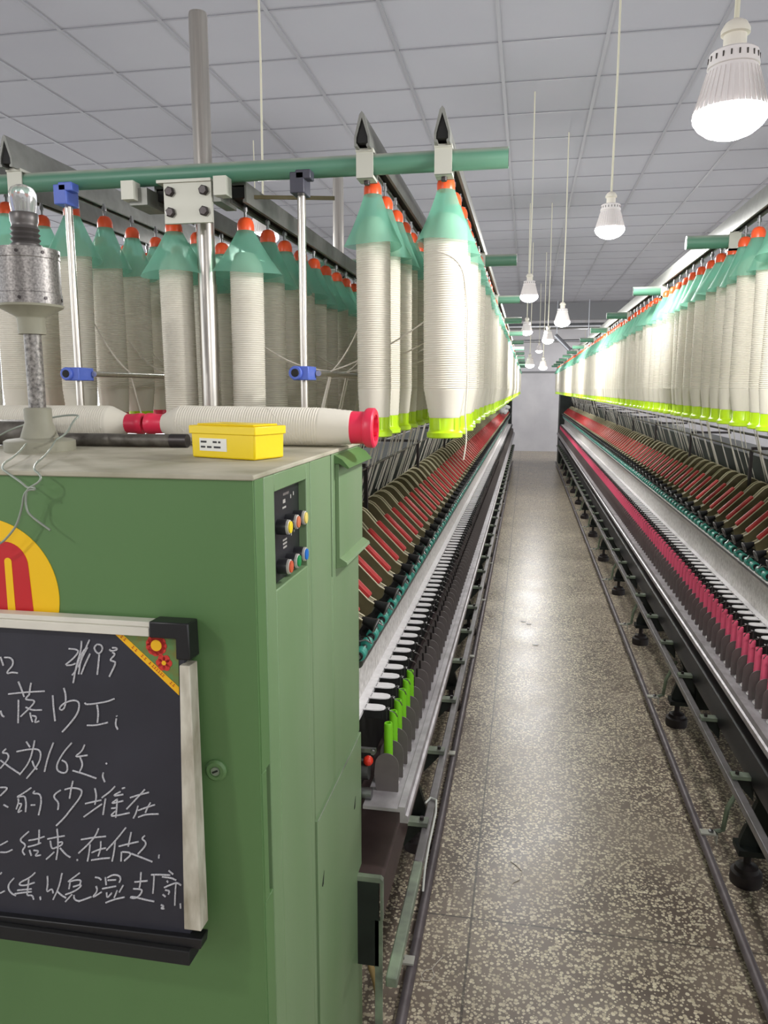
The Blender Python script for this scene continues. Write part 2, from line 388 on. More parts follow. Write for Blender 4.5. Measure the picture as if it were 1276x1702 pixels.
for k, (x, y) in enumerate([(-2.2, 2.6), (-2.2, 6.2), (-2.2, 10), (2.2, .6), (2.2, 3.6), (2.2, 7), (2.2, 11), (-2.2, 14), (2.2, 15), (.2, 15.2), (-2.6, -1.5), (2.4, -2.4)]):  # extra lamps added, mostly out of view, for more light in the room
    lamp(x, y, 2.35, 'added lit bulb lamp in the next aisle, ' + ('left' if x < 0 else 'right' if x > 1 else 'far end') + ' of the machines, %s' % ('near', 'nearer', 'middle', 'near', 'nearer', 'middle', 'far', 'farthest', 'farthest', 'last', 'behind camera', 'behind camera')[k])

for x in (-1.3, 1.35, -3.6, 3.6): lamp(x, 19.7, 2.15, 'added unseen bulb lamp close to the end wall, %s of the aisle' % ('just left' if x == -1.3 else 'just right' if x == 1.35 else 'far left' if x < 0 else 'far right'))  # lamps added out of sight behind the spools to brighten the end wall

# ------------------------------------------------------------------ spinning frames
def arc(cx, cz, r, a0, a1, n): return [(cx + r*math.cos(a0+(a1-a0)*i/n), cz + r*math.sin(a0+(a1-a0)*i/n)) for i in range(n+1)]
def ys(a, b, step):
    n = int((b-a)/step)+1; return [a + i*step for i in range(n)]
def frame(label, XM, cx, Y0, tube0, arm0, lap0, rod_posts, green_end):
    root = thing('spinning_frame', label, 'spinning machine', (cx, 0, 0))
    X = (lambda x: x - cx) if XM is None else (lambda x: XM - x - cx)
    P = lambda pts: [(X(a), b) for a, b in pts]
    sg = 1 if XM is None else -1
    Y1 = Y_END
    V = lambda x, y, z: (X(x), y, z)
    # --- creel
    ty = ys(tube0, Y1-.3, 1.25)
    m = MB(); m.cyl(V(-1.37, 0, 2.105), V(-.05, 0, 2.105), .0205, 'tube_green', n=20)
    m.cyl(V(-.052, 0, 2.105), V(-.0495, 0, 2.105), .017, 'dark_green', n=20)
    row('cross_tube', m.mesh('cross_tube'), [(0, y, 0) for y in ty], root)
    hat = [(0, .066), (.005, .060), (.0155, .018), (.0155, 0), (.009, 0), (.009, .004), (.012, .006), (.0115, .018), (0, .054), (-.0115, .018), (-.012, .006), (-.009, .004), (-.009, 0), (-.0155, 0), (-.0155, .018), (-.005, .060)]
    rail_x = (-.178, -.338, -1.13, -1.27) if XM is None else (-.19, -.35, -1.085, -1.245)
    for rx in rail_x:
        m = MB(); m.prism([(X(rx)+a, 2.127+b) for a, b in hat], tube0-.05, Y1, 'galv'); m.build('creel_rail', root)
        m = MB(); m.prism([(X(rx)+a, 2.127+b) for a, b in [(0, .050), (.010, .018), (.010, .008), (-.010, .008), (-.010, .018)]], tube0-.046, Y1-.01, 'matteblack'); m.build('rail_channel', root)
    m = MB(); m.box(-.0175, .0175, -.024, -.0205, 2.074, 2.128, 'bracket'); m.box(-.0175, .0175, .0205, .024, 2.074, 2.128, 'bracket')
    m.box(-.0175, .0175, -.024, .024, 2.074, 2.080, 'bracket'); m.box(-.018, .018, -.027, .027, 2.124, 2.130, 'bracket'); m.cyl((0, 0, 2.066), (0, 0, 2.075), .006, 'darksteel', n=10)
    row('rail_clip', m.mesh('rail_clip'), [(X(rx), y, 0) for y in ty for rx in rail_x], root)
    for rx in (-.628, -.80):
        m = MB(); m.prism([(X(rx)+a, b) for a, b in [(-.02, 2.048), (-.02, 2.09), (.02, 2.09), (.02, 2.048), (.012, 2.048), (.012, 2.054), (.016, 2.056), (.016, 2.084), (-.016, 2.084), (-.016, 2.056), (-.012, 2.054), (-.012, 2.048)]], tube0+.02, Y1, 'galv')
        m.box(X(rx)-.014, X(rx)+.014, tube0+.022, Y1-.01, 2.058, 2.08, 'matteblack'); m.build('creel_rail', root)
    m = MB(); m.lathe([(.02, 1.5), (.02, 2.435), (.0185, 2.442)], 'stainless', 24, (X(-.715), .045, 0))
    row('creel_post', m.mesh('creel_post'), [(0, y, 0) for y in ty], root)
    m = MB(); m.box(X(-.772), X(-.665), -.035, -.026, 1.998, 2.084, 'bracket'); m.box(X(-.786), X(-.664), -.04, .03, 2.080, 2.086, 'bracket')
    for bx in (-.757, -.681):
        for bz in (2.02, 2.062): m.lathe([(.0105, 0), (.0105, .007), (.008, .0095)], 'darksteel', 6, (X(bx), -.035, bz), (0, -1, 0))
    row('clamp_plate', m.mesh('clamp_plate'), [(0, y, 0) for y in ty], root)
    for bx, mm in ((-.848, 'bracket'), (-.640, 'bracket')):
        m = MB(); m.box(X(bx-.014), X(bx+.014), -.05, -.018, 2.048, 2.086, mm); m.box(X(bx-.006), X(bx+.035 if bx < -.7 else bx-.03), -.03, .06, 2.04, 2.075, 'galv')
        row('end_bracket', m.mesh('end_bracket'), [(0, y, 0) for y in ty[:1]], root)
    # guide rods with clamps
    for px, cm in rod_posts:
        m = MB(); m.cyl(V(px, tube0-.02, 1.555), V(px, tube0-.02, 2.09), .0085, 'stainless', n=14); m.build('guide_post', root)
        m = MB(); m.box(X(px-.016), X(px+.014), tube0-.05, tube0+.0, 2.045, 2.086, cm); m.box(X(px-.004), X(px+.028), tube0-.05, tube0-.02, 2.072, 2.09, cm); m.build('post_fitting', root, bevel=.002)
        m = MB(); m.box(X(px-.018), X(px+.018), tube0-.05, tube0+.012, 1.668, 1.697, 'blue'); m.cyl(V(px-.010, tube0-.056, 1.683), V(px-.010, tube0+.02, 1.683), .0145, 'blue', n=16)
        m.cyl(V(px-.010, tube0-.0575, 1.683), V(px-.010, tube0-.050, 1.683), .009, 'matteblack', n=12); m.build('blue_clamp', root, bevel=.002)
        m = MB(); m.cyl(V(px+.026, tube0+.0, 1.683), V(px+.026, Y1, 1.683), .0065, 'stainless', n=12); m.build('guide_rod', root)
    m = MB(); m.tube([V(-.52, Y0+.1, 1.388), V(-.52, Y1, 1.388)], .0045, 'darksteel', 8); m.build('roving_rod', root)
    m = MB(); m.tube([V(-.60, Y0+.1, 1.44), V(-.60, Y1, 1.44)], .006, 'darksteel', 8); m.build('roving_rod', root)
    m = MB(); m.box(X(-.526), X(-.514), -.008, .008, 1.10, 1.392, 'darksteel'); m.box(X(-.74), X(-.52), -.008, .008, 1.392, 1.404, 'darksteel')
    row('rod_post', m.mesh('rod_post'), [(0, y, 0) for y in ys(tube0+.85, Y1, 1.25)], root)
    # --- body core
    m = MB(); m.box(X(-.93), X(-.49), Y0+.05, Y1, .58, 1.06, 'dark_green'); m.box(X(-.50), X(-.425), Y0+.05, Y1, .55, 1.0, 'matteblack'); m.box(X(-.86), X(-.60), Y0+.05, Y1, .12, .58, 'matteblack'); m.box(X(-.84), X(-.63), Y0+.1, Y1, 1.06, 1.34, 'dark_green'); m.build('machine_body', root)
    # --- drafting arms
    a_top = [(-.362, 1.117), (-.376, 1.125), (-.468, 1.218), (-.492, 1.246), (-.505, 1.259), (-.52, 1.267), (-.537, 1.268), (-.556, 1.259), (-.575, 1.236), (-.59, 1.20), (-.60, 1.15)]
    a_out = a_top + [(-.56, 1.11), (-.50, 1.11), (-.45, 1.075), (-.40, 1.07), (-.368, 1.095)]
    m = MB(); m.prism(P(a_out), -.0155, .0155, 'olive')
    for e in (-.0145, .0145): m.tube([V(a, e, b+.001) for a, b in a_top], .0021, 'edge', 6)
    m.cyl(V(-.53, -.017, 1.225), V(-.53, .017, 1.225), .006, 'matteblack', n=10)
    arm = m.mesh('drafting_arm')
    m = MB(); c = Vector(V(-.4215, 0, 1.1775)); d = Vector(V(-.467, 0, 1.2215)) - Vector(V(-.376, 0, 1.131)); up = Vector((sg*.7, 0, .71))
    q = d.normalized(); pr = []
    for t in (-.5, -.47, .47, .5):
        w = .008 if abs(t) > .48 else .0102; h = .007 if abs(t) > .48 else .0095
        for i in range(8):
            an = PI/8 + 2*PI*i/8; pr.append(c + d*t + Vector((0, w*math.cos(an)*1.08, 0)) + up*h*math.sin(an)*1.08)
    m.add(pr, [(j*8+i, j*8+(i+1) % 8, j*8+8+(i+1) % 8, j*8+8+i) for j in range(3) for i in range(8)] + [tuple(range(8)), tuple(range(24, 32))], 'redh')
    handle = m.mesh('handle')
    m = MB(); m.lathe([(.006, 0), (.0085, .004), (.0125, .022), (.0165, .034), (.018, .037), (.015, .04)], 'black', 16, V(-.367, 0, 1.116), (sg*.92, 0, -.39))
    m.lathe([(.0172, .0345), (.0186, .037), (.0172, .039)], 'steel', 16, V(-.367, 0, 1.116), (sg*.92, 0, -.39)); nose = m.mesh('nose_cradle')
    m = MB(); m.cyl(V(-.362, -.062, 1.044), V(-.362, .062, 1.044), .0055, 'steel', n=10)
    for e in (-1, 1):
        m.lathe([(.009, -.0165), (.0135, -.0155), (.0145, -.012), (.0145, -.006), (.0132, -.005), (.0145, -.004), (.0145, .012), (.0135, .0155), (.009, .0165)], 'teal', 18, V(-.362, e*.035, 1.044), (0, 1, 0))
        m.cyl(V(-.362, e*.0515, 1.044), V(-.362, e*.0585, 1.044), .0095, 'matteblack', n=14)
    m.box(X(-.41), X(-.372), -.013, .013, 1.03, 1.075, 'matteblack'); m.tube([V(-.375, -.02, 1.066), V(-.355, -.012, 1.070), V(-.343, 0, 1.058), V(-.355, .012, 1.070), V(-.375, .02, 1.066)], .002, 'steel', 6)
    roll = m.mesh('top_roller')
    row('drafting_arm', arm, [(0, y, 0) for y in ys(arm0, Y1-.1, .142)], root, [('handle', handle), ('nose_cradle', nose), ('top_roller', roll)])
    m = MB(); m.cyl(V(-.372, Y0+.08, 1.014), V(-.372, Y1, 1.014), .0125, 'steel', n=16); m.build('bottom_roller', root)
    m = MB(); m.box(X(-.47), X(-.405), Y0+.08, Y1, .955, 1.025, 'dirt'); m.box(X(-.405), X(-.392), Y0+.08, Y1, .98, .999, 'dirt'); m.build('roller_beam', root)
    m = MB(); m.prism(P([(-.401, .871), (-.397, .871), (-.399, .955), (-.386, .988), (-.389, .992), (-.404, .958)]), Y0+.06, Y1, 'lint'); m.build('suction_cover', root)
    # --- lappets
    m = MB(); m.box(X(-.404), X(-.375), Y0+.06, Y1, .860, .8695, 'white'); m.build('lappet_rail', root)
    tongue = [(-.376, -.0165), (-.345, -.0175), (-.332, -.015), (-.324, -.009), (-.3215, 0), (-.324, .009), (-.332, .015), (-.345, .0175), (-.376, .0165)]
    m = MB(); m.prism([(X(a), b) for a, b in tongue], .8695, .8725, 'white', 'z')
    for k in (-1, 0, 1): m.cyl(V(-.371, k*.008, .8724), V(-.371, k*.008, .8732), .0016, 'ink', n=8)
    lap = m.mesh('lappet')
    m = MB(); m.box(X(-.372), X(-.326), -.013, .013, .848, .8685, 'matteblack'); m.box(X(-.33), X(-.318), -.006, .006, .842, .868, 'matteblack')
    m.tube([V(-.326, .004, .866), V(-.316, .008, .870), V(-.311, .002, .871), V(-.314, -.004, .870), V(-.309, -.009, .869), V(-.302, -.006, .866), V(-.297, .004, .858), V(-.293, .010, .846)], .0014, 'steel', 6)
    guide = m.mesh('thread_guide')
    ly = [(0, y, 0) for y in ys(lap0, Y1-.05, .0715)]
    row('lappet', lap, ly, root, [('thread_guide', guide)])
    # --- separators
    so = [(-.331, .672), (-.337, .73)] + arc(-.306, .757, .0285, PI*.98, 0, 10) + [(-.277, .73), (-.278, .69), (-.286, .673)]
    m = MB(); m.prism(P(so), -.001, .001, 'separator')
    row('separator', m.mesh('separator'), [(0, l[1]-.066, 0) for l in ly], root)
    m = MB(); m.cyl(V(-.309, 0, .52), V(-.309, 0, .80), .005, 'darksteel', r1=.003, n=10)
    if XM is None: row('spindle', m.mesh('spindle'), [(0, l[1]-.03, 0) for l in ly[6:106]], root)
    # --- ring rail, spindle beam
    m = MB(); m.prism(P([(-.350, .688), (-.268, .688), (-.266, .693), (-.250, .693), (-.249, .674), (-.243, .671), (-.243, .654), (-.262, .654), (-.262, .680), (-.350, .680)]), Y0+.025, Y1, 'ringsteel'); m.build('ring_rail', root)
    m = MB(); m.torus((0, 0, .6925), .0235, .0042, 'ringw', 20, 6); m.cyl((-.019*sg*-1, -.019, .688), (-.019*sg*-1, -.019, .697), .004, 'steel', n=8)
    row('ring', m.mesh('ring'), [(X(-.309), l[1]-.03, 0) for l in ly], root)
    m = MB(); m.prism(P([(-.45, .53), (-.304, .53), (-.296, .524), (-.296, .425), (-.304, .425), (-.304, .518), (-.45, .518)]), Y0+.005, Y1, 'brownsteel' if XM is None else 'beamdark'); m.build('spindle_beam', root)
    m = MB(); m.lathe([(.011, .395), (.0145, .40), (.0145, .50), (.018, .505), (.018, .518)], 'darksteel', 12)
    row('spindle_base', m.mesh('spindle_base'), [(X(-.345), l[1]-.03, 0) for l in ly], root)
    # --- foot rail with brackets
    m = MB(); m.box(X(-.257), X(-.232), (Y0 if not green_end else Y0+.22), Y1-.3, .408, .432, 'greyrail')
    if green_end: m.box(X(-.257), X(-.232), Y0-.19, Y0+.22, .408, .432, 'worn_glint_green')
    m.build('foot_rail', root, bevel=.003)
    m = MB(); m.box(X(-.315), X(-.24), -.017, .017, .434, .446, 'worn_glint_green'); m.prism(P([(-.31, .434), (-.25, .434), (-.257, .42), (-.31, .36)]), -.003, .003, 'dark_green'); m.cyl(V(-.258, 0, .446), V(-.258, 0, .456), .006, 'darksteel', n=8)
    row('rail_bracket', m.mesh('rail_bracket'), [(0, y, 0) for y in ys(1.99, Y1-.4, .44)], root)
    # --- low pipe with clips
    pc = -.269 if XM is None else -.232
    m = MB(); m.cyl(V(pc, Y0-.55, .062), V(pc, Y1-.3, .062), .0145, 'pipe', n=18); m.build('low_pipe', root)
    m = MB(); m.box(X(pc-.05), X(pc+.006), -.016, .016, .077, .083, 'bracket'); m.box(X(pc-.05), X(pc-.046), -.016, .016, .045, .083, 'bracket'); m.lathe([(.009, .082), (.009, .090), (.006, .092)], 'steel', 6, (X(pc-.03), 0, 0))
    if XM is not None: m.tube([V(pc-.045, .01, .079), V(pc-.075, .02, .085), V(pc-.085, .02, .17), V(pc-.13, .02, .27)], .009, 'worn_glint_green', 8)
    row('pipe_clip', m.mesh('pipe_clip'), [(0, y, 0) for y in ys(1.89 if XM is None else 2.70, Y1-.4, 1.25)], root)
    # --- feet
    fy = ys(2.55 if XM is None else 1.30, Y1, 1.25)
    m = MB(); m.lathe([(.050, 0), (.052, .012), (.050, .040), (.040, .046), (.036, .060), (.018, .066), (.012, .072), (.012, .13)], 'foot', 24, V(-.345, 0, 0))
    row('foot', m.mesh('foot'), [(0, y, 0) for y in fy], root)
    m = MB(); m.box(X(-.90), X(-.42), -.03, .03, .10, .56, 'dark_green'); m.prism(P([(-.42, .13), (-.315, .13), (-.315, .16), (-.36, .30), (-.31, .425), (-.42, .53)]), -.012, .012, 'dark_green'); m.box(X(-.42), X(-.305), -.04, .04, .115, .135, 'dark_green')
    row('leg', m.mesh('leg'), [(0, y, 0) for y in fy], root)
    return root

LEFT = frame('long spinning machine on the left of the aisle, behind the green cabinet', None, -.71, 1.60, 1.64, 1.70, 1.765, [(-.473, 'darkclip'), (-1.005, 'blue')], True)
RIGHT = frame('long spinning machine with pink tubes on the right of the aisle', .43, 1.14, 1.15, 1.41, 1.40, 1.30, [(-.473, 'blue')], False)

# left machine: parts seen at its near end, beside the cabinet (coordinates from the machine's centre line x = -.71)
m = MB(); m.box(.25, .33, 1.60, 1.70, .60, .72, 'dark_green'); m.cyl((.30, 1.66, .70), (.375, 1.66, .70), .014, 'steel', n=12); m.cyl((.29, 1.70, .73), (.36, 1.70, .735), .02, 'steel', n=14)
m.box(.28, .385, 1.655, 1.665, .805, .815, 'steel'); m.lathe([(.006, 0), (.006, .006)], 'steel', 6, (.38, 1.652, .81), (0, -1, 0)); m.build('end_bearing', LEFT)
m = MB(); m.prism([(.26, .53), (.408, .53), (.414, .524), (.414, .42), (.408, .42), (.408, .518), (.26, .518)], 1.590, 1.604, 'worn_glint_green'); m.box(.26, .404, 1.592, 1.60, .30, .52, 'dark_green'); m.box(.395, .412, 1.592, 1.602, .12, .42, 'worn_glint_green'); m.build('end_plate', LEFT)
m = MB(); m.ball((.358, 1.70, .762), .0125, 'redball', 18); m.cyl((.30, 1.70, .762), (.350, 1.70, .762), .004, 'steel', n=8); m.build('red_knob', LEFT)

m = MB(); m.obox((.175, 1.72, 2.068), (.105, .012, -.003), (0, .002, 0), (0, 0, .004), 'olive'); m.build('flat_bar', LEFT)

# gear cabinets at the far ends
for x0, x1, lab in ((-1.05, -.33, 'dark green end cabinet at far end of the left machine'), (.72, 1.5, 'dark green end cabinet at far end of the right machine')):
    m = MB(); m.box(x0, x1, 17.5, 18.2, 0, 1.56, 'dark_green'); o = m.build('end_cabinet', bevel=.01); tag(o, lab, 'cabinet')
m = MB()
for k in range(14): m.ball((-.37 + random.uniform(-.06, .06), 13.5 + random.uniform(-.06, .06), 1.29 + random.uniform(-.05, .06)), random.uniform(.03, .05), 'fluff', 10)
m.tube([(-.40, 13.5, 1.30), (-.44, 13.5, 1.45), (-.40, 13.5, 1.56), (-.37, 13.5, 1.62)], .012, 'fluff', 8)
tag(m.build('cotton_bundle'), 'white tuft of cotton waste lying on the left machine near its far end', 'cotton waste')

# ------------------------------------------------------------------ control cabinet
cab = thing('control_cabinet', 'green painted steel control cabinet at the head of the left machine', 'cabinet', (-.71, 1.31, 0))
def cb(name, boxes, mt, bevel=.002):
    m = MB()
    for b in boxes: m.box(b[0]+.71, b[1]+.71, b[2]-1.31, b[3]-1.31, b[4], b[5], b[6] if len(b) > 6 else mt)
    return m.build(name, cab, bevel=bevel)
m = MB(); m.prism([(-.35, -.33), (.3488, -.33), (.3488, -.3262), (.3098, -.3262), (.3098, .31), (-.35, .31)], .06, 1.5275, 'green', 'z'); m.build('cabinet_body', cab)
cb('plinth', [(-1.04, -.38, 1.0, 1.62, 0, .06)], 'matteblack')
cb('corner_post', [(-.40, -.36, .9842, 1.019, .06, .895), (-.40, -.36, .9842, 1.019, 1.10, 1.5275), (-.40, -.36, .9842, 1.003, .895, 1.10), (-.40, -.374, 1.003, 1.019, .895, 1.10, 'dark_gap')], 'green', .0008)
door = cb('control_door', [(-.40, -.36, 1.022, 1.067, .06, 1.5275), (-.40, -.36, 1.235, 1.256, .06, 1.5275), (-.40, -.36, 1.067, 1.235, .06, 1.352), (-.40, -.36, 1.067, 1.235, 1.50, 1.5275)], 'green_lit_side')
m = MB(); m.box(.328, .336, -.243, -.075, 1.352, 1.50, 'panel')
for yy, zz, w, h in [(1.155, 1.474, .012, .006), (1.155, 1.464, .018, .003), (1.19, 1.477, .004, .006), (1.205, 1.480, .004, .006), (1.155, 1.412, .02, .003), (1.155, 1.406, .02, .003), (1.155, 1.400, .018, .003), (1.19, 1.415, .004, .006), (1.205, 1.418, .004, .006), (1.165, 1.485, .03, .004)]:
    m.box(.336, .3363, yy-1.31-w/2, yy-1.31+w/2, zz-h/2, zz+h/2, 'ring' if w < .03 else 'separator')
o = m.build('button_panel', door)
for yy, zz, mm in ((1.122, 1.4385, 'c_yellow'), (1.165, 1.4395, 'c_orange'), (1.208, 1.4390, 'c_cream'), (1.122, 1.376, 'c_red'), (1.165, 1.3755, 'c_green'), (1.208, 1.3775, 'c_blue')):
    m = MB(); p = (.336, yy-1.31, zz)
    m.lathe([(.0125, 0), (.0125, .014), (.0118, .0155)], 'panel', 24, p, (1, 0, 0)); m.lathe([(.0118, .0152), (.0115, .019), (.0098, .0195)], 'ring', 24, p, (1, 0, 0)); m.lathe([(.0095, .017), (.0092, .0215), (.0075, .022)], mm, 24, p, (1, 0, 0))
    b = m.build('push_button', door); b['label'] = {'c_yellow': 'bright yellow', 'c_orange': 'pale orange', 'c_cream': 'pale yellow', 'c_red': 'orange red', 'c_green': 'green', 'c_blue': 'blue'}[mm] + ' push button with white rim'
m = MB(); m.box(.31, .336, -.075, -.0745, 1.352, 1.5, 'green'); m.build('recess_side', door)
rear = cb('rear_panel', [(-.40, -.36, 1.260, 1.3985, .866, 1.5275), (-.40, -.36, 1.4085, 1.64, .866, 1.5275), (-.40, -.36, 1.3985, 1.4085, .866, 1.29), (-.40, -.385, 1.3985, 1.4085, 1.29, 1.5275, 'dark_gap')], 'green_lit_side')
low = cb('lower_panel', [(-.40, -.3565, 1.260, 1.64, .06, .863), (-.357, -.3555, 1.262, 1.60, .860, .8645, 'worn_glint_green')], 'green_lit_side')  # thin pale strip paints the highlight along the panel's upper edge
for yy in (1.291, 1.568):
    m = MB(); m.prism([(yy-1.31-.007, .716), (yy-1.31-.0035, .712), (yy-1.31+.0035, .714), (yy-1.31+.009, .738)], .3538, .3542, 'dark_gap', 'x')
    m.build('panel_slot', low)
m = MB(); m.box(.35, .358, .122, .335, 1.318, 1.508, 'green_lit_side'); m.prism([(.35, 1.318), (.358, 1.322), (.372, 1.314), (.374, 1.308), (.369, 1.305), (.35, 1.300)], .122, .342, 'green_lit_side'); m.build('flap_door', cab, bevel=.001)
m = MB(); m.prism([(.345, 1.5275), (.366, 1.516), (.380, 1.500), (.377, 1.498), (.36, 1.508), (.345, 1.508)], .115, .335, 'green'); m.build('flap_hood', cab)
cb('top_plate', [(-1.065, -.358, .975, 1.66, 1.5275, 1.535)], 'dusty', .002)
m = MB(); m.lathe([(.0165, 0), (.0165, .003), (.013, .006), (.0085, .006), (.0085, .004)], 'green', 28, (.282, -.33, 1.103), (0, -1, 0)); m.lathe([(.0065, .004), (.0062, .006)], 'worn_glint_green', 20, (.282, -.33, 1.103), (0, -1, 0)); m.obox((.282, -.3363, 1.103), (.004, 0, .002), (0, .0006, 0), (-.0006, 0, .0012), 'dark_gap'); m.build('lock', cab)
# painted emblem on the cabinet front: yellow disc with a red double arch
ex, ez = -.065, 1.35
m = MB(); m.prism([(ex+.114*math.cos(2*PI*i/72), ez+.114*math.sin(2*PI*i/72)) for i in range(72)], -.3312, -.3296, 'logo_y'); em = m.build('emblem', cab)
def arch(x0, x1, zb, zt, r, tp): # arch outline that narrows a little towards its top
    o = [(x0, zb)] + arc(x0+tp+r, zt-r, r, PI, PI/2, 10) + arc(x1-tp-r, zt-r, r, PI/2, 0, 10) + [(x1, zb)]; return o
zb = ez - math.sqrt(.114**2-.075**2) + .004
m = MB(); m.prism(arch(ex-.074, ex+.074, zb, ez+.080, .036, .006), -.3318, -.3311, 'logo_r'); m.build('red_arch', em)
m = MB()
for c in (-.036, .036): m.prism(arch(ex+c-.0065, ex+c+.0065, zb, ez+.056, .0055, .0008), -.3324, -.3317, 'logo_y')
m.build('arch_slot', em)

# ------------------------------------------------------------------ chalkboard
bd = thing('chalkboard', 'framed blackboard with white chalk handwriting hung on the cabinet front', 'blackboard', (-.46, .935, .82), rot=(-.045, 0, 0))
L0 = -.50
m = MB(); m.box(L0, .0, .002, .012, .0, .50, 'slate'); m.build('writing_surface', bd)
m = MB(); m.box(L0, -.046, -.010, .016, .490, .5025, 'creamtop'); m.box(L0, -.046, -.006, .016, .5025, .510, 'creamtop'); m.build('top_frame', bd, bevel=.001)
m = MB(); m.prism([(-.004, .06), (-.002, .452), (.013, .452), (.022, .06)], -.010, .016, 'cream'); m.build('side_frame', bd, bevel=.001)
m = MB(); m.prism([(-.044, .490), (-.044, .513), (.014, .513), (.016, .461), (-.005, .461), (-.005, .490)], -.014, .018, 'black'); m.build('corner_cap', bd, bevel=.002)
m = MB(); m.box(L0, .006, -.016, .018, .008, .030, 'matteblack'); m.prism([(L0, .03), (.020, .03), (.022, .046), (L0, .036)], -.008, .016, 'black'); m.build('bottom_tray', bd, bevel=.0015)
m = MB(); m.prism([(-.107, .4935), (-.0085, .4955), (-.0085, .4155)], .0012, .0022, 'deco')
m.prism([(-.110, .4935), (-.098, .4935), (-.0085, .417), (-.0085, .405)], .0006, .0018, 'ribbon')
rd = Vector((.0895, 0, -.0765)).normalized()
for k, t in enumerate([.012, .018, .034, .040, .052, .058, .067, .073, .077, .081, .085, .089, .093, .108, .113]):
    c = Vector((-.102, .0006, .4925)) + rd*t
    for s, w in ((-.0012, .0016), (.0012, .0012)): m.obox(c + Vector((.65, 0, .76))*s*1.2, rd*w, Vector((0, .0003, 0)), Vector((.65, 0, .76))*.0004, 'ribbon_ink')
    m.obox(c, rd*.0004, Vector((0, .0003, 0)), Vector((.65, 0, .76))*.0022, 'ribbon_ink')
for cx, cz, r, rc, n in ((-.041, .475, .0135, .0085, 11), (-.030, .4505, .0095, .0035, 6)):
    for k in range(n):
        t = 2*PI*k/n; m.lathe([(r*.46 if n > 8 else r*.58, .0), (r*.46 if n > 8 else r*.58, .0006)], 'petal', 12, (cx+r*.72*math.cos(t), .0012, cz+r*.72*math.sin(t)), (0, -1, 0))
    m.lathe([(rc, 0), (rc*.95, .0009)], 'ribbon', 18, (cx, .0012, cz), (0, -1, 0))
m.build('corner_decoration', bd)
